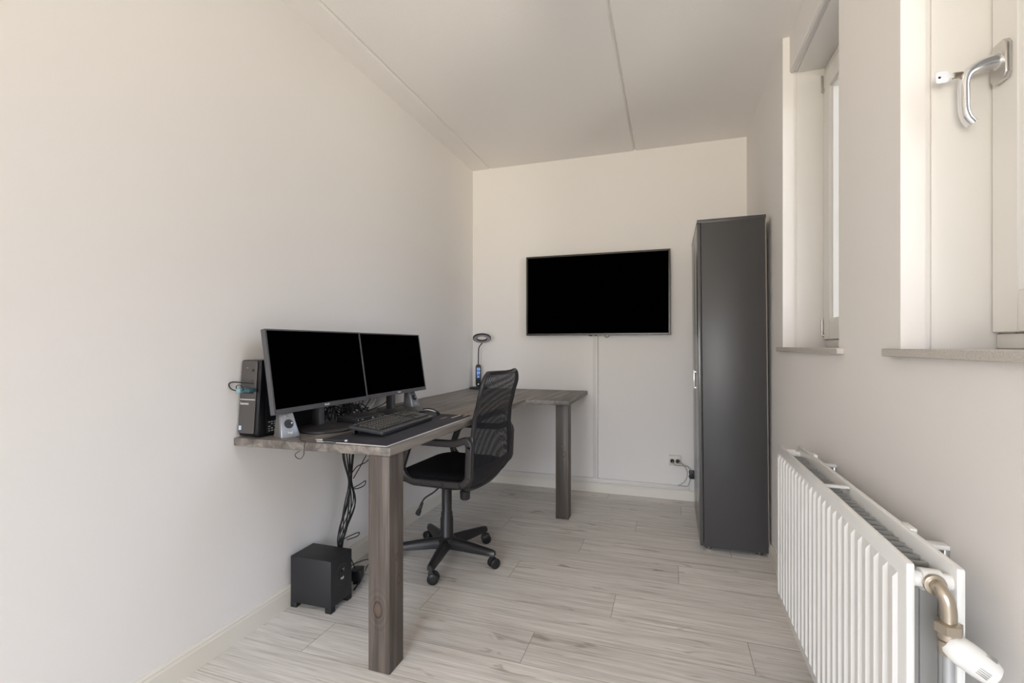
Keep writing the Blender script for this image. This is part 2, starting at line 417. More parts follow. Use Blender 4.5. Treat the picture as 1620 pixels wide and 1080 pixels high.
mb(M['frame']).frame4('y', YF - .09, YF - .03, FX0, FX1, FZ0, FZ1, .06, .06, .06, .06, .003, T3((0, -YF, -FZ0))).build('window_frame', w4)
mb(M['glass']).box(FX0 + .06, FX1 - .06, YF - .07, YF - .066, FZ0 + .06, FZ1 - .06, mx=T3((0, -YF, -FZ0))).build('pane', w4)
# ceiling slabs with V-joints running the length of the room
pts = [(XL - .02, ZC)]
for sx in (-1.412, -0.252):
    pts += [(sx - .011, ZC), (sx, ZC + .014), (sx + .011, ZC)]
pts += [(0.9, ZC), (0.9, ZC + .14), (XL - .02, ZC + .14)]
mb(M['ceil']).prism([(x, z) for x, z in pts], 0, YB - YF, mx=T3((0, YB, 0)) @ RX(PI / 2)).build('ceiling', kind='structure', smooth=0)
# right wall: piers, parapets, headers; the openings step outwards
wr_ = mb(M['wall'])
edges = [YF] + [v for (a, b) in sorted(OP) for v in (a, b)] + [YB]
for i in range(0, len(edges), 2):
    a, b = edges[i], edges[i + 1]
    wr_.box(XR, .555, a, b, 0, ZC)
    wr_.box(.555, .76, a + (.007 if i else 0), b - (.007 if i < len(edges) - 2 else 0), 0, ZC)
for (a, b) in OP:
    wr_.box(XR, .76, a, b, 0, 1.0944)
    wr_.box(.536, .76, a, b, ZH + .008, ZC, bev=.003)
wr_.build('wall_right', kind='structure', smooth=0)

def skirting(name, p0, p1, nrm, h=.086, th=.015):
    # moulded board: p0->p1 along the wall foot, nrm points into the room
    p0, p1, n_ = Vector(p0), Vector(p1), Vector(nrm)
    prof = [(0, 0), (th, 0), (th, h * .78), (th * .8, h * .86), (th * .8, h * .93), (th * .45, h), (0, h)]
    rings = [[p + n_ * a + Vector((0, 0, b)) for a, b in prof] for p in (p0, p1)]
    mb(M['skirt']).loft(rings).build(name, kind='structure', smooth=0)
skirting('baseboard_left', (XL, YF, 0), (XL, YB, 0), (1, 0, 0))
skirting('baseboard_back', (XL, YB, 0), (XR, YB, 0), (0, -1, 0), h=.073)
skirting('baseboard_right', (XR, YF, 0), (XR, YB, 0), (-1, 0, 0), h=.075)

def window(name, y0, y1, far_hinge, handle):
    """Sash window set deep in its opening, y0 near side, y1 far side."""
    root = bpy.data.objects.new(name, None); root.location = (.68, (y0 + y1) / 2, ZS); C.objects.link(root); root['kind'] = 'structure'
    O = T3((-.68, -(y0 + y1) / 2, -ZS))
    l = mb(M['lining'])                                   # painted boards lining the reveal
    l.box(.566, .688, y1, y1 + .006, ZS - .012, ZH + .006, .0012, mx=O)
    l.box(.566, .688, y0 - .006, y0, ZS - .012, ZH + .006, .0012, mx=O)
    l.box(.566, .688, y0 + .0002, y1 - .0002, ZH, ZH + .006, .0012, mx=O)
    l.box(.540, .552, y0 + .001, y1 - .001, ZH + .001, ZH + .012, .002, mx=O)
    l.build('reveal_lining', root)
    f = mb(M['frame'])                                    # fixed frame behind the sash
    f.frame4('x', .690, .75, y0 - .012, y1 + .012, ZS - .01, ZH + .01, .057, .057, .044, .04, .002, O)
    f.box(.680, .692, y0 + .001, y1 - .001, ZH - .028, ZH - .001, .002, mx=O)
    f.box(.682, .692, y0 + .001, y1 - .001, ZS + .001, ZS + .033, .002, mx=O)
    f.build('window_frame', root)
    s = mb(M['frame']); a, b, c, d = y0 + .006, y1 - .002, ZS + .036, ZH - .040; W = .082
    s.frame4('x', .674, .735, a, b, c, d, W, W, W + .004, W, .002, O)
    g0, g1, h0, h1 = a + W, b - W, c + W + .004, d - W     # stepped bead round the pane
    s.frame4('x', .686, .722, g0, g1, h0, h1, .011, .011, .011, .011, .0015, O)
    s.build('sash', root)
    mb(M['glass']).box(.712, .716, g0 + .002, g1 - .002, h0 + .002, h1 - .002, mx=O).build('pane', root)
    st = mb(M['sill'])
    st.prism([(.4875, y0 - .05), (XR, y0 - .05), (XR, y0), (.682, y0), (.682, y1), (XR, y1), (XR, y1 + .05), (.4875, y1 + .05)], 1.0944, ZS, .0015, 1, mx=O)
    st.build('window_sill', root)
    hy = y1 if far_hinge else y0
    sg = -1 if far_hinge else 1
    for hz in (ZS + .055, ZH - .11):
        h_ = mb(M['steel'])
        h_.cyl((.668, hy + sg * .004, hz), (.668, hy + sg * .004, hz + .075), .0045, 10)
        h_.box(.669, .676, hy + sg * .002, hy + sg * .022, hz - .006, hz + .004, .001)
        h_.bm.transform(O); h_.build('hinge', root)
    if handle:
        hy_, hz_ = y1 - .045, 1.722
        hp = mb(M['steel']); hp.prism(
                                      [(-.016, -.042), (.016, -.042), (.025, -.030), (.025, .030), (.016, .042), (-.016, .042), (-.025, .030), (-.025, -.030)], 0, .012, .001, 1,
                                      mx=T3((.674, hy_, hz_)) @ RY(-PI / 2) @ RZ(PI / 2))
        hp.bm.transform(O); pl = hp.build('handle_plate', root)
        hh = mb(M['alu'])
        P_ = catmull([Vector(p) for p in ((.664, hy_, hz_ + .004), (.650, hy_, hz_ + .003), (.628, hy_, hz_ - .003), (.611, hy_, hz_ - .013), (.604, hy_, hz_ - .032), (.604, hy_, hz_ - .060),
              (.605, hy_, hz_ - .092), (.610, hy_, hz_ - .110), (.619, hy_, hz_ - .123))], 5)
        rs_ = []
        for q_, p_ in enumerate(P_):
            tg = (P_[min(q_ + 1, len(P_) - 1)] - P_[max(q_ - 1, 0)]).normalized(); nr = Vector((0, 1, 0)); bn = tg.cross(nr)
            t01 = q_ / (len(P_) - 1); wy = .0155 - .003 * t01; wz = .0155 - .007 * min(1, t01 * 1.9)
            rs_.append([p_ + nr * (math.cos(2 * PI * k / 16) * wy) + bn * (math.copysign(abs(math.sin(2 * PI * k / 16)) ** .7, math.sin(2 * PI * k / 16)) * wz) for k in range(16)])
        hh.loft(rs_)
        hh.cyl((.664, hy_, hz_ + .004), (.6612, hy_, hz_ + .004), .0175, 20)
        hh.bm.transform(O); hd = hh.build('window_handle', root)
        kk = mb(M['nickel']); kk.cyl((.600, hy_, hz_ - .014), (.586, hy_, hz_ - .014), .0068, 16)
        kk.use(M['keymetal']); kk.box(.575, .592, hy_ - .0012, hy_ + .0012, hz_ - .018, hz_ - .010, .0005)
        t_ = rrect(0, 0, .0115, .0125, .005, 3)
        kk.prism(t_, -.0011, .0011, mx=T3((.566, hy_, hz_ - .014)) @ RX(PI / 2))
        kk.use(M['black']); kk.cyl((.561, hy_ - .0014, hz_ - .014), (.561, hy_ + .0014, hz_ - .014), .0026, 10)
        kk.bm.transform(O); kk.build('key', root, label='steel key in the lock of the window handle')
    return root
window('window_1', *OP[0], True, False)
window('window_2', *OP[1], False, True)

# cable duct on the back wall: one run on the skirting, one drop from the television
d_ = mb(M['duct'])
d_.box(XL + .02, .13, YB - .018, YB, .0735, .106, .002)
d_.box(-.560, -.525, YB - .022, YB, .106, 1.205, .002)
d_.use(M['cablew']); d_.box(-.5455, -.5440, YB - .0228, YB - .021, .11, 1.2)
d_.build('trim_1', kind='structure')

# ------------------------------------------------------------------ corner desk
desk = thing('corner_desk', 'grey stained wooden L-shaped desk along the left and back walls', 'desk', (-.905, 1.405, 0))
dO = T3((.905, -1.405, 0))
ZD, ZU = .773, .7425
t_ = mb(M['desktop'])
t_.prism([(XL + .002, 1.372), (-.902, 1.402), (-.888, 2.945), (-.603, 2.960), (-.605, YB - .004), (XL + .002, YB - .004)], ZU, ZD, .004, 2)
top = t_.build('tabletop', desk); top.location = (.905, -1.405, 0)
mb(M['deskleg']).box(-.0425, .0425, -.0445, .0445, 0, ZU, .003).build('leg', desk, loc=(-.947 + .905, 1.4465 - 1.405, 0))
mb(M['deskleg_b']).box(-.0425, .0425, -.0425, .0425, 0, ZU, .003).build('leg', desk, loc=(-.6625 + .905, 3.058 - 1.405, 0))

# ------------------------------------------------------------------ wardrobe
wd = thing('wardrobe', 'tall charcoal two-door wardrobe against the right wall', 'wardrobe', (.157, 2.80, 0))
wd.rotation_euler = (0, -.0098, 0)
WY, WH, WX = .665, 1.81, .340
c_ = mb(M['carcass'])
c_.box(.020, WX - .005, 0, .018, .022, WH - .018, .001); c_.box(.020, WX - .005, WY - .018, WY, .022, WH - .018, .001)
c_.box(0, WX, 0, WY, WH - .018, WH, .001); c_.box(.020, WX - .005, .018, WY - .018, .022, .04)
c_.box(.025, WX - .01, .018, WY - .018, .9, .918)
c_.build('carcass', wd)
mb(M['cback']).box(WX - .005, WX, 0, WY, .022, WH - .018).build('back_board', wd, label='thin pale back board')
for k in range(2):
    a = .001 + k * (WY / 2); b = a + WY / 2 - .003
    dr = mb(M['cdoor']).box(0, .0175, a, b, .026, WH - .021, .0012).build('door', wd)
    hyy = (b - .030) if k == 0 else (a + .030)
    h_ = mb(M['silver']); h_.box(-.011, -.007, hyy - .006, hyy + .006, .855, .972, .001)
    h_.box(-.009, .0005, hyy - .004, hyy + .004, .862, .868); h_.box(-.009, .0005, hyy - .004, hyy + .004, .958, .964)
    h_.build('handle', dr)
for fx in (.045, WX - .045):
    for fy in (.03, WY - .03):
        mb(M['steel']).lathe([(.013, 0), (.015, .003), (.015, .008), (.008, .010), (.008, .023)], 16, T3((fx, fy, 0 if fx < .1 else -.002))).build('foot', wd)

# ------------------------------------------------------------------ television on the back wall
tv = thing('television', 'wide flat black television mounted on the back wall', 'television', (-.541, 3.612, 1.2))
W, H = 1.085, .621
b_ = mb(M['tvbezel'])
b_.frame4('y', 0, .028, -W / 2, W / 2, 0, H, .014, .014, .016, .014, .002)
b_.build('bezel', tv)
mb(M['screen']).box(-W / 2 + .012, W / 2 - .012, .003, .010, .014, H - .012).build('screen', tv)
s_ = mb(M['black']); s_.box(-W / 2 + .004, W / 2 - .004, .010, .030, .004, H - .004); s_.box(-.38, .38, .030, .044, .04, .40, .004)
s_.build('back_cover', tv)
mb(M['black']).box(-.2, .2, .044, YB - 3.612 - .0005, .15, .35, .002).build('wall_mount', tv)
mb(M['black']).box(-.045, -.025, .004, .02, -.006, .001, .001).build('sensor', tv); mb(M['black']).box(.0, .012, .004, .02, -.006, .001, .001).build('power_button', tv)
c = mb(M['black']); c.tube([(-.47, 3.645, 1.20), (-.466, 3.645, 1.188), (-.455, 3.645, 1.183), (-.443, 3.645, 1.19), (-.44, 3.645, 1.203)], .0022, 6)
tag(c.build('television_cable'), 'short black cable loop hanging under the television', 'cable')

# ------------------------------------------------------------------ wall socket with plugs and cables
so = thing('wall_socket', 'cream double wall socket low on the back wall', 'socket', (.033, YB, .285))
p_ = mb(M['socket']); p_.box(-.042, .042, -.024, 0, -.036, .036, .004)
p_.build('face_plate', so)
for k, sx in enumerate((-.019, .019)):
    r_ = mb(M['socket']); r_.lathe([(.0185, -.0), (.0185, .004), (.016, .0045), (.016, .001)], 24, T3((sx, -.024, 0)) @ RX(PI / 2)); r_.build('socket_ring', so)
for k, (sx, sz) in enumerate(((.018, .0), (.052, .0))):
    q = thing('power_plug', ['black plug in the left hole of the wall socket', 'black plug in the right hole of the wall socket'][k], 'plug', (.033 - .019 + k * .038, YB - .0285, .285))
    mb(M['black']).lathe([(.014, 0), (.013, .016), (.007, .02), (.006, .028)], 16, RX(PI / 2)).build('plug_body', q)
c = mb(M['cablew']); c.tube([(.014, YB - .056, .284), (.035, YB - .055, .262), (.08, YB - .04, .256), (.118, YB - .03, .252), (.141, YB - .03, .225)], .0028, 8)
tag(c.build('power_cable'), 'thin grey cable from the left socket hole to the black adapter', 'cable')
c = mb(M['cablew']); c.tube([(.052, YB - .056, .284), (.085, YB - .045, .268), (.113, YB - .03, .225), (.115, YB - .03, .18), (.096, YB - .03, .138), (.056, YB - .03, .110), (.062, YB - .026, .109), (.115, YB - .026, .109), (.128, YB - .026, .13), (.137, YB - .028, .165)], .0028, 8)
tag(c.build('power_cable'), 'thin grey cable looping from the right socket hole down to the duct and up', 'cable')
c = mb(M['black']); c.box(.130, .170, YB - .045, YB - .012, .168, .226, .004); c.box(.126, .134, YB - .04, YB - .02, .175, .19, .002); c.box(.127, .134, YB - .04, YB - .02, .205, .222, .002)
tag(c.build('power_adapter'), 'small black power adapter hanging beside the wardrobe', 'adapter')

# ------------------------------------------------------------------ computer tower
pc = thing('desktop_computer', 'black and gunmetal desktop computer tower at the near end of the desk', 'computer', (-1.514, 1.400, ZD))
c_ = mb(M['pcside'])
rings = []
# body with a bezel wedge that swells towards the foot
c_.box(-.046, .047, .0285, .30, .006, .292, .002)
c_.prism([(.028, .004), (-.004, .004), (-.010, .016), (.010, .292), (.028, .292)], -.0465, .0475, .002, 2,
         mx=Matrix(((0, 0, 1, 0), (1, 0, 0, 0), (0, 1, 0, 0), (0, 0, 0, 1))))
c_.build('case', pc)
f_ = mb(M['pcfront'])
def fy_(z): return -.010 + (z - .016) / .276 * .020
tilt = math.atan(.020 / .276)
FM = T3((-.006, fy_(.016) - .0012, .016)) @ RX(-tilt) @ RX(PI / 2)          # local x right, y up, z out
f_.prism(rrect(0, .137, .038, .137, .006, 4), 0, .004, .001, 1, mx=FM)
f_.build('front_panel', pc, label='brushed gunmetal front panel')
g_ = mb(M['silver']); g_.box(-.038, .038, .125, .1295, .004, .0052, mx=FM); g_.build('trim_strip', pc, label='thin silver strip')
g_ = mb(M['white']); g_.text('lenovo', .0145, FM @ T3((-.013, .112, .0045))); g_.build('wordmark', pc, label='white lettering')
g_ = mb(M['sticker']); g_.box(-.034, -.022, .012, .028, .004, .0045, mx=FM); g_.build('sticker', pc, label='small pale blue sticker')
g_ = mb(M['black']); g_.box(.018, .020, .186, .204, .0036, .0045, mx=FM); g_.build('front_slot', pc)
g_ = mb(M['black']); g_.box(-.02, .026, .150, .156, .0036, .0046, mx=FM); g_.build('port_cover', pc)
g_ = mb(M['black']); g_.cyl(tuple(FM @ Vector((.020, .238, .003))), tuple(FM @ Vector((.020, .238, .0052))), .0055, 16); g_.build('power_button', pc, label='round black power button')
g_ = mb(M['silver']); g_.box(-.012, -.004, .246, .2475, .0038, .0046, mx=FM); g_.build('drive_light', pc)
g_ = mb(M['black']); g_.box(.047, .0476, .035, .125, .012, .062); g_.use(M['white'])
for k in range(5):
    for j in range(6):
        x0 = .040 + j * .0135
        if (k + j) % 4 == 3: continue
        g_.box(.0474, .0479, x0, x0 + .006 + .005 * random.random(), .018 + k * .0085, .0205 + k * .0085 + .001 * random.random())
g_.build('spec_label', pc, label='black label with rows of tiny white print')
u_ = thing('usb_dongle', 'teal USB plugs with a looped black cable in the computer front', 'dongle', (-1.509, 1.385, .955))
k_ = mb(M['usb']); k_.box(-.006, .034, -.024, .006, -.008, .005, .002); k_.use(M['usbl']); k_.box(-.026, -.006, -.03, .006, -.010, .006, .003); k_.build('plug', u_)
k_ = mb(M['black']); k_.tube([(-.02, -.024, -.004), (-.04, -.032, .002), (-.052, -.034, .014), (-.056, -.030, .024), (-.044, -.024, .029), (-.01, -.02, .028), (.022, -.014, .026), (.034, -.004, .022)], .0024, 8)
k_.tube([(-.024, -.026, .0), (-.022, -.03, .014), (-.008, -.03, .019), (.004, -.026, .012), (.004, -.024, -.002)], .0017, 6)
k_.build('cable', u_)

# ------------------------------------------------------------------ monitors
def monitor(loc, label, off):
    r = thing('computer_monitor', label, 'monitor', loc, 0, 'pair of desk monitors')
    PM = T3((.026, off, .090)) @ RZ(math.radians(-2.4)) @ RY(-math.radians(9.0))   # local x out of the screen, y to the viewer's right, z up
    W, H = .541, .325
    b = mb(M['bezel']); b.frame4('x', -.022, 0, -W / 2, W / 2, 0, H, .008, .008, .0195, .006, .001, PM)
    b.build('bezel', r)
    mb(M['screen']).box(-.012, -.0015, -W / 2 + .006, W / 2 - .006, .018, H - .005, mx=PM).build('screen', r)
    k = mb(M['black']); k.box(-.024, -.012, -W / 2 + .004, W / 2 - .004, .003, H - .003, mx=PM); k.box(-.036, -.024, -.15, .17, .03, .24, .005, mx=PM); k.build('back_cover', r)
    lg = mb(M['white']); lg.text('BenQ', .0115, PM @ T3((.0003, .0, .0105)) @ RZ(PI / 2) @ RX(PI / 2)); lg.build('wordmark', r, label='small white lettering')
    s = mb(M['chairpl']); s.box(-.028, .002, -.021, .021, .014, .17, .003); s.use(M['bezel']); s.box(.002, .006, -.014, .014, .014, .11, .001)
    s.build('stand_neck', r)
    d = mb(M['chairpl']); d.lathe([(.111, 0), (.115, .003), (.115, .008), (.109, .013), (.05, .016), (.0, .0165)], 56, T3((.046, -.020, 0)))
    d.build('stand_base', r)
    return r
monitor((-1.400, 1.652, ZD), 'near monitor of the pair, beside the computer tower', .009)
monitor((-1.398, 2.198, ZD), 'far monitor of the pair, towards the back wall', .026)

# ------------------------------------------------------------------ satellite speakers
def speaker(loc, rz, label):
    r = thing('desktop_speaker', label, 'speaker', loc, rz, 'pair of satellite speakers')
    Ht = .0885
    def ring(z, inset):                   # front faces +x; it leans back and narrows upwards
        t = z / Ht
        hw = .037 - .012 * t - inset; fx = .034 - .036 * t - inset; bx = -.034 - .004 * t + inset
        return fx, bx, hw
    sh = mb(M['spkside']); rs = []
    for z in (0, .004, Ht * .5, Ht - .006, Ht):
        ins = .003 if z in (0, Ht) else 0
        fx, bx, hw = ring(z, ins); fx -= .008
        rs.append([(x, y, z) for x, y in rrect((fx + bx) / 2, 0, (fx - bx) / 2, hw, .007, 4)])
    sh.loft(rs); sh.build('shell', r)
    fr = mb(M['spk']); rs = []
    for z in (.001, .005, Ht * .5, Ht - .004, Ht + .001):
        ins = .002 if z in (.001, Ht + .001) else 0
        fx, bx, hw = ring(z, ins)
        rs.append([(x, y, z) for x, y in rrect(fx - .007, 0, .008, hw, .006, 4)])
    fr.loft(rs); fr.build('front_plate', r, label='light grey front plate')
    lean = math.atan(.036 / Ht)
    def FP(z): return T3((.034 - .036 * z / Ht + .001, 0, z)) @ RY(-lean) @ RY(PI / 2)
    cn = mb(M['cone']); cn.lathe([(.0175, 0), (.0175, .0012), (.013, .0016), (.010, .0008), (.005, .0015), (0, .002)], 28, FP(.050))
    cn.build('driver', r, label='round dark driver')
    rg = mb(M['silver']); rg.tube([tuple(FP(.090) @ Vector((math.cos(a) * .013, math.sin(a) * .015, .001))) for a in [math.radians(-52 + 104 * k / 8) for k in range(9)]], .0014, 6)
    rg.build('trim_arc', r, label='silver trim arc')
    lg = mb(M['white']); lg.text('logi', .013, FP(.019) @ RZ(PI / 2)); lg.build('logo', r, label='small white logo')
    lg = mb(M['white']); lg.cyl(tuple(FP(.050) @ Vector((-.002, .011, .001))), tuple(FP(.050) @ Vector((-.002, .011, .0028))), .0028, 12); lg.build('painted_glint', r)  # white disc painted in as a glint on the driver
    return r
speaker((-1.390, 1.454, ZD), math.radians(-21), 'grey satellite speaker under the near monitor, beside the computer tower')
speaker((-1.410, 2.415, ZD), math.radians(-8), 'grey satellite speaker at the far end of the far monitor')

# ------------------------------------------------------------------ switch box, mat, keyboard, mouse, lamp, pen
sb = thing('network_box', 'flat black box with tiny front lights between the monitor stands', 'network box', (-1.362, 1.877, ZD), math.radians(-5))
k_ = mb(M['black']); k_.box(-.055, .055, -.098, .098, .003, .026, .002); k_.build('housing', sb)
random.seed(3)
for yy in (-.085, -.060, -.052, .010, .018, .045, .058, .068):
    mb(M['white']).box(.0548, .0556, yy, yy + .003, .012 + random.random() * .004, .0165 + random.random() * .003).build('indicator_light', sb)
k_ = mb(M['bezel']); k_.box(.054, .0555, -.097, .097, .0235, .0258); k_.build('edge_strip', sb)

mt = thing('desk_mat', 'large dark cloth desk mat with pale front edge under the keyboard', 'desk mat', (-1.068, 1.79, ZD))
k_ = mb(M['mat_']); k_.box(-.148, .148, -.38, .38, .0002, .003, .001); k_.build('cloth', mt)
k_ = mb(M['matedge']); k_.box(.1455, .1488, -.379, .379, .0006, .0035); k_.box(-.146, .147, -.3805, -.378, .0006, .0034)
k_.box(.075, .084, .270, .375, .003, .0034); k_.box(.108, .113, .335, .378, .003, .0034)
k_.build('edge_print', mt, label='pale edge stitching and printed stripes')
k_ = mb(M['bezel']); k_.box(.035, .050, .225, .29, .0029, .0033, .0001); k_.box(.04, .045, .23, .285, .003, .0034); k_.build('printed_mark', mt, label='faint grey printed mark')

kb = thing('keyboard', 'black full-size keyboard lying on the desk mat', 'keyboard', (-1.108, 1.758, ZD + .003), math.radians(2.5))
KM = T3((.076, 0, .006)) @ RY(math.radians(7.0))       # pitch: the far edge (-x) stands higher on its feet
b_ = mb(M['kb'])
b_.prism(rrect(-.078, 0, .078, .222, .010, 4), 0, .013, .003, 2, mx=KM)
b_.build('case', kb)
ks = mb(M['key']); kl = mb(M['keyleg'])
rows = [-.143, -.117, -.098, -.079, -.060, -.041]
for ri, xx in enumerate(rows):
    y = -.206
    wid = {0: [.0162] * 15, 1: [.0162] * 13 + [.034], 2: [.026] + [.0162] * 12 + [.024], 3: [.030] + [.0162] * 11 + [.0385], 4: [.022] + [.0162] * 11 + [.0465], 5: [.022, .022, .022, .105, .022, .022, .022, .022]}[ri]
    for wk in wid:
        if y + wk > .085: break
        ks.box(xx, xx + .0165, y, y + wk, .0125, .0185, .0016, 1, mx=KM)
        kl.box(xx + .003, xx + .0075, y + .004, y + .0085, .0186, .0188, mx=KM)
        y += wk + .0027
    for y0_, n_ in ((.094, 3), (.157, 3 if ri == 0 else 3)):
        for j in range(n_):
            if y0_ < .1 and ri in (3,): continue
            if y0_ < .1 and ri == 4 and j != 1: continue
            yy = y0_ + j * .0188
            ks.box(xx, xx + .0165, yy, yy + .0162, .0125, .0185, .0016, 1, mx=KM)
            kl.box(xx + .003, xx + .0075, yy + .004, yy + .0085, .0186, .0188, mx=KM)
ks.build('keycaps', kb, kind='stuff'); kl.build('key_legends', kb, kind='stuff', label='pale key legends')
f_ = mb(M['black'])
for yy in (-.19, .19): f_.box(-.072, -.060, yy - .012, yy + .012, -.0005, .013, .001)
f_.box(.068, .074, -.2, .2, -.0005, .006); f_.build('rubber_foot', kb)

ms = thing('computer_mouse', 'black wired mouse with silver band on the desk mat', 'mouse', (-1.138, 2.118, ZD + .003), math.radians(8))
def mouse_pt(t, a, k=1.0):                                # t along the length, a over the back from side to side
    hw = .030 * (1 - abs(2 * t - 1) ** 3.2) ** .45; tp = .036 * (math.sin(PI * min(1, max(0, .10 + .83 * t))) ** .75)
    return (-.054 + .108 * t, hw * math.cos(a) * k, max(.0, tp * math.sin(a) ** .75) * k)
b_ = mb(M['black']); rs = []
for i in range(17):
    t = .012 + .976 * i / 16
    rs.append([mouse_pt(t, PI * k / 14) for k in range(15)])
b_.loft(rs); b_.build('body', ms)
for sgn in (0, 1):
    b_ = mb(M['silver']); b_.tube([mouse_pt(t / 14, (.78 if sgn == 0 else PI - .78) , 1.0) for t in range(2, 13)], .0024, 8, smooth=2); b_.build('side_band', ms, label='silver side band')
b_ = mb(M['bezel']); b_.cyl((-.026, -.004, .025), (-.026, .004, .025), .009, 18); b_.build('scroll_wheel', ms)

lp = thing('desk_lamp', 'black gooseneck ring lamp with lit blue clock, in the desk corner', 'lamp', (-1.478, 3.578, ZD))
k_ = mb(M['black']); k_.lathe([(.071, 0), (.074, .003), (.074, .008), (.068, .013), (0, .015)], 48); k_.use(M['silver']); k_.box(.03, .058, -.052, -.044, .0125, .0142, mx=RZ(.2)); k_.build('base', lp)
LR = RZ(math.radians(20))
k_ = mb(M['black']); k_.prism(rrect(0, .0965, .0215, .0905, .020, 8), -.010, .010, .003, 2, mx=LR @ T3((0, 0, .010)) @ RX(PI / 2)); k_.build('body', lp)
k_ = mb(M['lcd']); k_.box(-.013, .013, -.0112, -.0102, .085, .172, mx=LR); k_.build('clock_display', lp, label='glowing blue clock display')
k_ = mb(M['lcdd'])
for i, tx in enumerate(('10', '39', '26')):
    k_.text(tx, .030 if i < 2 else .016, LR @ T3((0, -.0114, .156 - i * .030)) @ RX(PI / 2), .0002)
k_.build('clock_digits', lp, label='pale blue digits')
k_ = mb(M['silver']); k_.cyl(tuple(LR @ Vector((0, -.0095, .035))), tuple(LR @ Vector((0, -.0108, .035))), .005, 14); k_.build('touch_button', lp)
RC = Vector((.052, -.050, .407))
RH = T3(RC) @ RZ(math.radians(22)) @ RX(math.radians(-27))   # ring head, its lit side turned down and towards the room
k_ = mb(M['black']); k_.tube([(0, 0, .19), (.001, -.001, .25), (.003, -.003, .30), (.009, -.005, .335)] + [tuple(RH @ Vector((0, .078, -.004))), tuple(RH @ Vector((0, .062, .001)))], .0048, 10); k_.build('gooseneck', lp)

k_ = mb(M['black']); rin, rout = .040, .072
def annul(b, ri, ro, z0, z1, n=56):
    rings = [[(r * math.cos(2 * PI * k / n), r * math.sin(2 * PI * k / n), z) for k in range(n)] for r, z in ((ri, z0), (ro, z0), (ro, z1), (ri, z1))]
    return b.loft(rings, False, True, RH)
annul(k_, rin, rout, -.005, .006); k_.build('ring_head', lp)
k_ = mb(M['diffuser']); annul(k_, rin + .004, rout - .005, -.0062, -.0048); k_.build('light_ring', lp, label='frosted grey light ring')

pn = thing('pen', 'dark pen with bright tips at the near edge of the desk mat', 'pen', (-1.205, 1.408, ZD), math.radians(6))
k_ = mb(M['black']); k_.cyl((.02, .0, .0085), (.108, 0, .0085), .005, 12); k_.build('barrel', pn)
k_ = mb(M['silver']); k_.cyl((-.010, 0, .0080), (.02, 0, .0085), .0022, 10, .0046); k_.build('pen_tip', pn, label='bright silver tip')
k_ = mb(M['silver']); k_.cyl((.108, 0, .0085), (.118, 0, .0085), .0046, 12); k_.build('end_cap', pn, label='bright end cap')
k_ = mb(M['cone']); k_.tube([(.02, .006, .003), (.05, .012, .0025), (.075, -.010, .0025), (.05, -.014, .0025), (.03, -.010, .0025)], .0014, 6); k_.build('lanyard', pn)

c = mb(M['black']); c.tube([(-1.345, 1.455, ZD + .003), (-1.322, 1.445, ZD + .004), (-1.305, 1.432, ZD + .002), (-1.30, 1.42, ZD + .0015), (-1.27, 1.40, ZD + .0015), (-1.245, 1.389, ZD + .0015), (-1.238, 1.377, ZD - .004), (-1.237, 1.374, ZD - .02), (-1.238, 1.372, ZD - .042), (-1.246, 1.366, ZD - .054), (-1.262, 1.366, ZD - .052), (-1.275, 1.372, ZD - .042), (-1.28, 1.40, ZD - .036)], .0013, 6)
tag(c.build('speaker_cable'), 'thin black cable hanging over the near end of the desk below the near speaker', 'cable')

# cables lying behind the monitors
random.seed(21)
c = mb(M['black_soft'])
for k in range(16):
    y = 1.80 + random.random() * .22; pts = []; ang = random.random() * 6
    for j in range(8):
        ang += random.uniform(.4, 1.3)
        pts.append((-1.495 + .045 * math.cos(ang) + random.uniform(-.008, .008), min(2.06, max(1.725, y + .07 * math.sin(ang * .7 + k) + (j - 3.5) * .012)), ZD + .007 + random.random() * (.070 if j not in (0, 7) else .004)))
    c.tube(pts, random.choice((.0022, .0028, .0032)), 6, smooth=5)
tag(c.build('cable_tangle'), 'heap of tangled black cables behind the near monitor', 'cables', kind='stuff')
for k, (pts, lab) in enumerate((
    ([(-1.44, 2.075, ZD + .10), (-1.46, 2.07, ZD + .06), (-1.475, 2.04, ZD + .018), (-1.47, 2.0, ZD + .006), (-1.46, 1.99, ZD + .028), (-1.455, 2.02, ZD + .072), (-1.45, 2.04, ZD + .11)], 'black cable looping below the joint of the two monitors'),
    ([(-1.44, 2.26, ZD + .12), (-1.465, 2.275, ZD + .07), (-1.475, 2.24, ZD + .035), (-1.485, 2.17, ZD + .018), (-1.49, 2.08, ZD + .006), (-1.48, 2.05, ZD + .004)], 'black cable curving down behind the far monitor stand'),
    ([(-1.45, 2.15, ZD + .12), (-1.455, 2.12, ZD + .06), (-1.48, 2.10, ZD + .02), (-1.50, 2.09, ZD + .004), (-1.53, 2.08, ZD + .004)], 'grey cable dropping behind the far monitor to the desk'),
    ([(-1.452, 2.42, ZD + .004), (-1.475, 2.40, ZD + .003), (-1.47, 2.36, ZD + .003), (-1.48, 2.30, ZD + .003), (-1.51, 2.22, ZD + .003)], 'thin black cable on the desk behind the far speaker'))):
    c = mb(M['cablew' if k == 2 else 'black_soft']); c.tube(pts, .0026 if k < 3 else .0016, 7); tag(c.build('monitor_cable'), lab, 'cable')

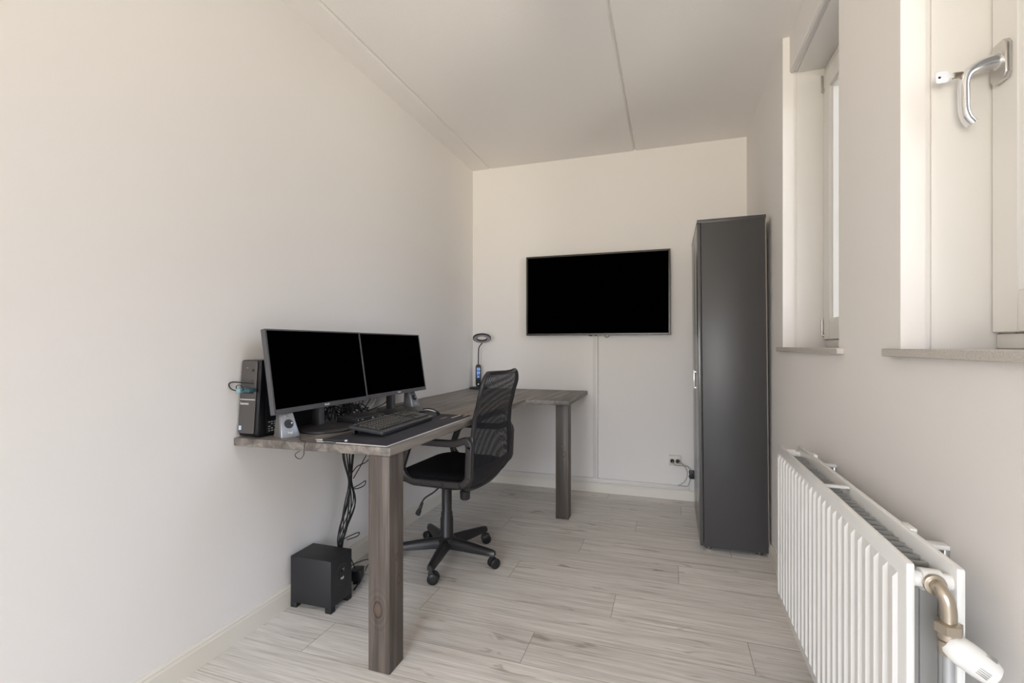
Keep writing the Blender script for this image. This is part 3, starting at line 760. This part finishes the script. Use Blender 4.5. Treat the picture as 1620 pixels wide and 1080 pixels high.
# ------------------------------------------------------------------ cables hanging below the desk
random.seed(5)
path = [(-1.455, 1.92, .735), (-1.455, 1.905, .60), (-1.455, 1.918, .47), (-1.455, 1.915, .36), (-1.455, 1.865, .26), (-1.45, 1.84, .19), (-1.45, 1.85, .03)]
for k in range(9):
    a = 2 * PI * k / 9 + .4; pts = []
    for j, (px, py, pz) in enumerate(path):
        sp_ = [.046, .034, .010, .034, .024, .012, .03][j]
        aa = a + j * .75 + random.uniform(-.25, .25)
        pts.append((px + sp_ * .55 * math.cos(aa), py + sp_ * math.sin(aa), pz if j else .741))
    pts[-1] = (px + .02 * math.cos(a), py + .05 * math.sin(a), .0035)
    c = mb(M['black_soft']); c.tube(pts, random.choice((.0026, .0032, .0038)), 7, smooth=7)
    tag(c.build('hanging_cable'), 'black cable in the twisted bundle from the desk down behind the subwoofer', 'cable', 'cables in the hanging bundle')
for k, (pts, lab) in enumerate((
    ([(-1.40, 2.06, .741), (-1.41, 2.01, .62), (-1.43, 1.975, .545), (-1.45, 1.935, .48)], 'black cable joining the hanging bundle from the upper right'),
    ([(-1.40, 2.10, .741), (-1.40, 2.045, .605), (-1.42, 2.0, .55), (-1.44, 1.95, .535), (-1.455, 1.92, .50)], 'second black cable slanting from the desk into the hanging bundle'),
    ([(-1.44, 1.925, .44), (-1.42, 1.95, .453), (-1.41, 1.975, .462), (-1.415, 1.972, .44), (-1.43, 1.94, .432), (-1.445, 1.92, .437)], 'small black cable loop at the waist of the hanging bundle'),
    ([(-1.44, 1.845, .222), (-1.42, 1.875, .232), (-1.40, 1.91, .236), (-1.405, 1.905, .220), (-1.43, 1.86, .216)], 'small cable loop just above the subwoofer top'))):
    c = mb(M['black_soft']); c.tube(pts, .0024, 7); tag(c.build('cable_loop' if k > 1 else 'hanging_cable'), lab, 'cable')

# ------------------------------------------------------------------ subwoofer
sw = thing('subwoofer', 'black cube subwoofer on four feet on the floor below the desk', 'subwoofer', (-1.445, 1.712, 0), math.radians(1))
k_ = mb(M['sub']); k_.box(-.103, .103, -.072, .068, .022, .219, .002); k_.build('cabinet', sw)
for (fx, fy) in ((-.088, -.058), (.088, -.058), (-.088, .054), (.088, .054)):
    mb(M['black']).box(fx - .015, fx + .015, fy - .014, fy + .014, 0, .0225, .001).build('foot', sw)
k_ = mb(M['black']); k_.prism([(y, z) for y, z in rrect(0, .14, .026, .047, .0255, 8)], .1025, .1045, .0008, 1, mx=Matrix(((0, 0, 1, 0), (1, 0, 0, 0), (0, 1, 0, 0), (0, 0, 0, 1)))); k_.build('port_plate', sw)
k_ = mb(M['chairarm']); k_.tube([(.1045, .024 * math.cos(a), .160 + .024 * math.sin(a)) for a in [math.radians(-10 + 200 * k / 10) for k in range(11)]], .0022, 6)
k_.use(M['cone']); k_.lathe([(.0175, 0), (.0175, .004), (.0135, .0045), (.011, .001), (0, .0005)], 28, T3((.1045, 0, .158)) @ RY(PI / 2)); k_.build('bass_port', sw)
k_ = mb(M['white']); k_.cyl((.105, .004, .158), (.1066, .004, .158), .0022, 10); k_.build('painted_glint', sw)  # white dot standing in for a glint on the port
k_ = mb(M['white']); k_.text('logi', .014, Matrix(((0, 0, 1, .1048), (1, 0, 0, 0), (0, 1, 0, .122), (0, 0, 0, 1)))); k_.build('logo', sw, label='small white logo')

ad = thing('power_adapter', 'black power adapter on the floor behind the subwoofer', 'adapter', (-1.405, 1.905, 0), math.radians(20))
mb(M['black']).box(-.026, .026, -.03, .03, .018, .068, .005).build('housing', ad); mb(M['black_soft']).box(-.015, .015, -.02, .02, 0, .019, .002).build('plug', ad)
c = mb(M['black_soft']); c.tube([(-1.39, 1.795, .19), (-1.372, 1.812, .16), (-1.378, 1.85, .095), (-1.40, 1.88, .071)], .0022, 7)
c.tube([(-1.40, 1.80, .10), (-1.385, 1.86, .112), (-1.365, 1.93, .105), (-1.365, 1.955, .085), (-1.38, 1.945, .062), (-1.378, 1.93, .05)], .0022, 7)
tag(c.build('adapter_cable'), 'thin black cables curling around the adapter behind the subwoofer', 'cable')
c = mb(M['black_soft']); c.tube([(-1.362 + .012 * math.cos(a), 1.845 + .016 * math.sin(a), .022 + .018 * math.sin(a + 1.2)) for a in [2 * PI * k / 12 for k in range(12)]], .0032, 7, closed=True, smooth=3)
tag(c.build('coiled_cable'), 'small coil of black cable on the floor beside the subwoofer', 'cable')

# ------------------------------------------------------------------ office chair
ch = thing('office_chair', 'black mesh-back office chair on five castors, facing the desk', 'chair', (-1.118, 2.272, 0), math.radians(-3))
fr_ = math.radians(3)
# five-star base
hub = mb(M['chairpl']); hub.lathe([(.030, .058), (.042, .066), (.044, .10), (.038, .118), (.034, .125), (.034, .215), (.0305, .222), (.0305, .245), (.0265, .252), (.0265, .40), (.0, .40)], 32)
hub.build('column', ch)
base = mb(M['chairpl']); base.lathe([(.030, .060), (.048, .070), (.046, .112), (.036, .122), (0, .122)], 32); base.build('hub', ch)
for ang in (-80, -7, 65, 137, 209):
    A = RZ(math.radians(ang) + fr_)
    a_ = mb(M['chairpl'])
    st = []
    for (r, hw, z0, z1) in ((.03, .026, .062, .116), (.08, .024, .064, .114), (.16, .022, .064, .107), (.24, .019, .066, .099), (.270, .0185, .066, .095), (.286, .012, .067, .090)):
        st.append([(r, -hw, z0), (r, hw, z0), (r, hw * 1.0, z0 + (z1 - z0) * .45), (r, hw * .62, z1 - .004), (r, hw * .25, z1), (r, -hw * .25, z1), (r, -hw * .62, z1 - .004), (r, -hw, z0 + (z1 - z0) * .45)])
    a_.loft(st); a_.bm.transform(A); leg = a_.build('base_arm', ch, smooth=50)
    c_ = mb(M['black'])
    sw_ = math.radians((95, 60, -35, 25, 60)[[-80, -7, 65, 137, 209].index(ang)])
    CM = A @ T3((.268, 0, 0)) @ RZ(sw_)
    c_.cyl((0, 0, .055), (0, 0, .072), .009, 14)
    c_.box(-.012, .014, -.009, .009, .030, .058, .004)
    for s_ in (-1, 1):
        c_.lathe([(.0, 0), (.019, 0), (.0255, .003), (.0265, .009), (.0265, .014), (.022, .0175), (.008, .0185), (0, .0185)], 26, T3((.012, s_ * .006, .0265)) @ RX(-s_ * PI / 2))
    c_.bm.transform(CM); c_.build('castor', leg)
# mechanism under the seat, lever and tension knob
k_ = mb(M['black']); k_.box(-.075, .125, -.075, .075, .395, .432, .006); k_.box(.10, .22, -.03, .03, .41, .43, .004); k_.build('tilt_mechanism', ch)
k_ = mb(M['chairpl']); k_.lathe([(.020, .330), (.0255, .335), (.027, .372), (.022, .378), (.016, .382), (.016, .400)], 12, T3((.118, -.02, 0)) ); k_.build('tension_knob', ch)
k_ = mb(M['black']); k_.tube([(.02, -.07, .415), (.02, -.12, .405), (-.005, -.135, .382), (-.045, -.14, .355), (-.060, -.142, .335), (-.062, -.142, .325)], .0042, 9); lev = k_.build('height_lever', ch)
k_ = mb(M['black_soft']); k_.tube([(-.061, -.142, .330), (-.068, -.144, .310), (-.082, -.147, .276), (-.086, -.148, .268)], [.007, .0085, .0125, .013, .009], 12, smooth=3); k_.build('lever_grip', lev)
# seat cushion and pan
k_ = mb(M['chairfab']); rs = []
for z, ins in ((.452, .02), (.456, .006), (.466, .0), (.488, .0), (.502, .008), (.510, .022), (.514, .05), (.516, .10), (.516, .16)):
    rs.append([(x, y, z - .010 * max(0, (-.08 - x)) / .1) for x, y in rrect(.040, 0, .205 - ins, .238 - ins, max(.012, .085 - ins * .6), 7)])
k_.loft(rs); k_.build('seat_cushion', ch)
k_ = mb(M['black']); rs = []
for z, ins in ((.430, .05), (.434, .03), (.448, .012), (.456, .008)):
    rs.append([(x, y, z) for x, y in rrect(.040, 0, .205 - ins, .238 - ins, .08, 7)])
k_.loft(rs); k_.build('seat_pan', ch)
# closed arm loops
pr_ = [(a, b) for a, b in rrect(0, 0, .013, .0165, .006, 3)]
for s_ in (-1, 1):
    y = s_ * .257
    k_ = mb(M['chairarm'])
    loop = []
    def arc(cx, cz, r, a0, a1, n=7):
        for k in range(n + 1):
            a = math.radians(a0 + (a1 - a0) * k / n); loop.append((cx + r * math.cos(a), y, cz + r * math.sin(a)))
    arc(.205, .528, .052, -90, 0); arc(.222, .650, .040, -5, 60); loop.append((.215, y, .676)); loop.append((.185, y, .667))
    loop.append((.10, y, .664)); arc(-.010, .594, .070, 90, 165, 8); arc(-.045, .535, .058, 175, 250, 6)
    loop.append((-.03, y, .470)); loop.append((.06, y, .474))
    k_.tube(loop, 1, closed=True, smooth=2, prof=pr_, up=(0, 1, 0)); k_.build('armrest', ch)
    for bx_, bz_ in ((.02, .472), (.13, .475)):
        k_ = mb(M['chairpl']); k_.lathe([(.0, .003), (.006, .002), (.008, 0), (.008, -.001)], 14, T3((bx_, y + s_ * .0135, bz_)) @ RX(-s_ * PI / 2)); k_.build('arm_bolt', ch)
# backrest: tubular outline with two taut layers of open net
def bx(z):
    P = [(.43, .222), (.47, .262), (.52, .276), (.60, .281), (.70, .279), (.78, .286), (.87, .308), (.94, .327), (.992, .334), (1.01, .335)]
    for (a, xa), (b, xb) in zip(P, P[1:]):
        if z <= b: t = max(0, (z - a) / (b - a)); t = t * t * (3 - 2 * t) * .5 + t * .5; return xa + (xb - xa) * t
    return P[-1][1]
def bw(z):
    P = [(.43, .185), (.46, .222), (.52, .236), (.60, .236), (.72, .224), (.85, .218), (.95, .222), (1.0, .222)]
    for (a, xa), (b, xb) in zip(P, P[1:]):
        if z <= b:
            t = max(0, (z - a) / (b - a)); r = xa + (xb - xa) * t
            return r - (.062 * (1 - math.sqrt(max(0, 1 - ((z - .925) / .066) ** 2))) if z > .925 else 0)
    return P[-1][1]
def bp_(s, z, off=0.0):                                   # s from -1 to 1 across
    return (bx(z) - .028 * (s * s) + .012 + off, s * bw(z), z)
ol = []
ZT = [.445 + (.925 - .445) * k / 11 for k in range(12)] + [.945, .962, .976, .986, .9905]
for z in ZT: ol.append(bp_(1, z))
for s in (.6, .2, -.2, -.6): ol.append((bp_(s, .985)[0], s * .155, .991 - .003 * (1 - abs(s))))
for z in ZT[::-1]: ol.append(bp_(-1, z))
for s in (-.6, 0, .6): ol.append(bp_(s, .432))
k_ = mb(M['chairpl']); k_.tube(ol, .0105, 9, closed=True, smooth=3); k_.build('back_frame', ch)
for lay, off, sc, sk in ((0, .004, 1.0, 0.0), (1, -.010, 1.035, .012)):
    k_ = mb(M['net'])
    def gf(u, v, off=off, lay=lay):
        z = .436 + v * (.990 - .436)
        s = (u * 2 - 1)
        zz = min(z, .9895)
        p = bp_(s * .985, zz, off)
        dx = -.022 * math.sin(PI * min(1, v * 1.0)) * (1 - s * s) * (1 if lay else .1)
        return (p[0] + dx, p[1], p[2])
    k_.grid(gf, 20, 36, uvs=(170 * sc, 205 * sc)); k_.build('mesh_net', ch)
k_ = mb(M['chairpl'])                                      # lumbar pad and brackets that hold the back to the arms
def gp(u, v):
    z = .440 + v * .105; p = bp_((u * 2 - 1) * .96, z, -.004); return (p[0], p[1], p[2])
k_.grid(gp, 14, 6); k_.build('lower_pad', ch)
k_ = mb(M['chairpl'])
for s_ in (-1, 1):
    k_ = mb(M['chairpl'])
    k_.box(.246, .272, s_ * .238 - .006, s_ * .238 + .006, .50, .70, .003)
    k_.build('back_bracket', ch)

# ------------------------------------------------------------------ radiator under the near window
RXF, RY0, RY1, RZ0, RZ1 = .362, .945, 1.945, .209, .764
rd = thing('radiator', 'white ribbed panel radiator below the windows with thermostat valve', 'radiator', (RXF, RY0, 0))
rO = T3((-RXF, -RY0, 0))
def panel(name, x0, sgn, lab=None):
    k = mb(M['rad']); n = 24; p = (RY1 - RY0 - .05) / n; z0, z1 = RZ0, RZ1
    # flat sheet with a bevelled rim and raised vertical flutes
    rim = .022
    k.box(min(x0, x0 + sgn * .013), max(x0, x0 + sgn * .013), RY0, RY1, z0, z1, .0045, 2, mx=rO)
    for i in range(n):
        yc = RY0 + .025 + p * (i + .5)
        t = bmesh.new()
        a, b = yc - p * .36, yc + p * .36; a2, b2 = yc - p * .20, yc + p * .20; zz0, zz1 = z0 + .030, z1 - .028
        o = x0; q = x0 - sgn * .0055
        vs = [t.verts.new(v) for v in ((o, a, zz0), (o, b, zz0), (o, b, zz1), (o, a, zz1), (q, a2, zz0 + .012), (q, b2, zz0 + .012), (q, b2, zz1 - .012), (q, a2, zz1 - .012))]
        for f in ((4, 5, 6, 7), (0, 1, 5, 4), (1, 2, 6, 5), (2, 3, 7, 6), (3, 0, 4, 7)): t.faces.new([vs[j] for j in f])
        bmesh.ops.recalc_face_normals(t, faces=t.faces); k.add(t, rO)
    o = k.build(name, rd, smooth=30)
    if lab: o['label'] = lab
panel('front_panel', RXF + .0055, 1)
panel('rear_panel', .447, -1)
k_ = mb(M['radin'])
n = 62
for i in range(n):                                          # folded convector sheet between the panels
    y = RY0 + .05 + (RY1 - RY0 - .10) * i / n
    k_.box(.3795, .4310, y, y + .0045, RZ0 + .05, RZ1 - .026 - .004 * (i % 2), mx=rO)
k_.box(.4045, .4055, RY0 + .045, RY1 - .045, RZ0 + .05, RZ1 - .034, mx=rO)
k_.build('convector_fins', rd, smooth=0, label='grey convector fins')
k_ = mb(M['rad'])
for yy in (RY0 + .485,): k_.box(.374, .436, yy - .008, yy + .008, RZ1 - .010, RZ1 - .004, .001, mx=rO)
k_.build('cross_bar', rd)
for yy in (RY0 + .018, RY1 - .024):
    for zz in (RZ1 - .030, RZ0 + .030):
        k_ = mb(M['rad']); k_.cyl((.372, yy, zz), (.436, yy, zz), .0125, 20); k_.cyl((.393, yy, zz), (.420, yy, zz), .0175, 20); k_.bm.transform(rO); k_.build('connector_tube', rd)
for yy in (RY0 + .19, RY1 - .16):
    k_ = mb(M['rad']); k_.box(.444, XR - .0005, yy - .012, yy + .012, RZ1 - .035, RZ1 - .026, .002, mx=rO); k_.use(M['steel']); k_.box(.498, XR - .0005, yy - .009, yy + .009, RZ1 - .085, RZ1 - .0355, .001, mx=rO); k_.use(M['rad'])
    k_.box(.440, .452, yy - .02, yy + .02, RZ1 - .03, RZ1 + .003, .002, mx=rO); k_.build('wall_bracket', rd)
# valve at the near end: elbow, union nut, thermostat head, pipe to the floor
vy, vz = RY0 - .004, RZ1 - .030
k_ = mb(M['nickel']); k_.lathe([(.0155, 0), (.0165, .003), (.0155, .007), (.012, .008)], 24, T3((.406, RY0 + .004, vz)) @ RX(PI / 2))
k_.tube([(.406, RY0, vz), (.407, RY0 - .014, vz - .001), (.411, RY0 - .022, vz - .012), (.413, RY0 - .024, vz - .030), (.413, RY0 - .024, vz - .045)], .0105, 16)
k_.bm.transform(rO); k_.build('valve_elbow', rd, label='nickel plated elbow')
k_ = mb(M['nickel']); k_.lathe([(.014, -.001), (.0185, .001), (.0185, .015), (.014, .017)], 6, T3((.413, RY0 - .024, vz - .062)))
k_.lathe([(.0115, -.012), (.0135, -.01), (.0135, .0)], 20, T3((.413, RY0 - .024, vz - .062)))
k_.lathe([(.011, -.035), (.0135, -.032), (.0135, -.014), (.011, -.012)], 20, T3((.413, RY0 - .024, vz - .062)))
k_.bm.transform(rO); k_.build('union_nut', rd, label='hexagonal nickel nut')
# thermostat head points towards the room and the camera
hd0 = Vector((.418, RY0 - .030, vz - .080)); hdir = Vector((.80, -.30, -.50)).normalized()
HM = T3(hd0) @ hdir.to_track_quat('Z', 'Y').to_matrix().to_4x4()
k_ = mb(M['rad']); k_.lathe([(.012, -.012), (.0165, -.008), (.0205, .002), (.0215, .014), (.0210, .030), (.0195, .044), (.016, .052), (.008, .0555), (0, .056)], 32, HM)
k_.bm.transform(rO); th = k_.build('thermostat_head', rd)
k_ = mb(M['radin'])
for a0 in (0, 90, 180, 270):
    for j in range(4):
        a = math.radians(a0 + j * 9 - 12)
        k_.box(.0200, .0212, -.0007, .0007, .028, .042, mx=HM @ RZ(a))
k_.bm.transform(rO); k_.build('vent_slots', th, label='dark vent slots')
k_ = mb(M['pipe']); k_.cyl((.413, RY0 - .024, 0), (.413, RY0 - .024, vz - .094), .0075, 16); k_.bm.transform(rO); k_.build('supply_pipe', rd, label='grey metal pipe down to the floor')

# ------------------------------------------------------------------ added fill lamp, a globe under the ceiling (above the camera's view)
cl = thing('fill_lamp', 'added round white globe lamp for fill light, just below the ceiling', 'lamp', (-.45, 1.32, ZC))
mb(M['steel']).lathe([(.05, 0), (.05, -.015), (.02, -.025), (.02, -.05)], 32).build('mount', cl)
M['opal'] = mat('fill_lamp_glass', (.9, .85, .78), .4, emit=(1.0, .90, .76), emit_s=FILL_LAMP)
mb(M['opal']).lathe([(.022, -.045)] + [(.115 * math.sin(math.radians(a)), -.155 + .115 * math.cos(math.radians(a))) for a in range(20, 180, 10)] + [(.0, -.27)], 40).build('shade', cl)
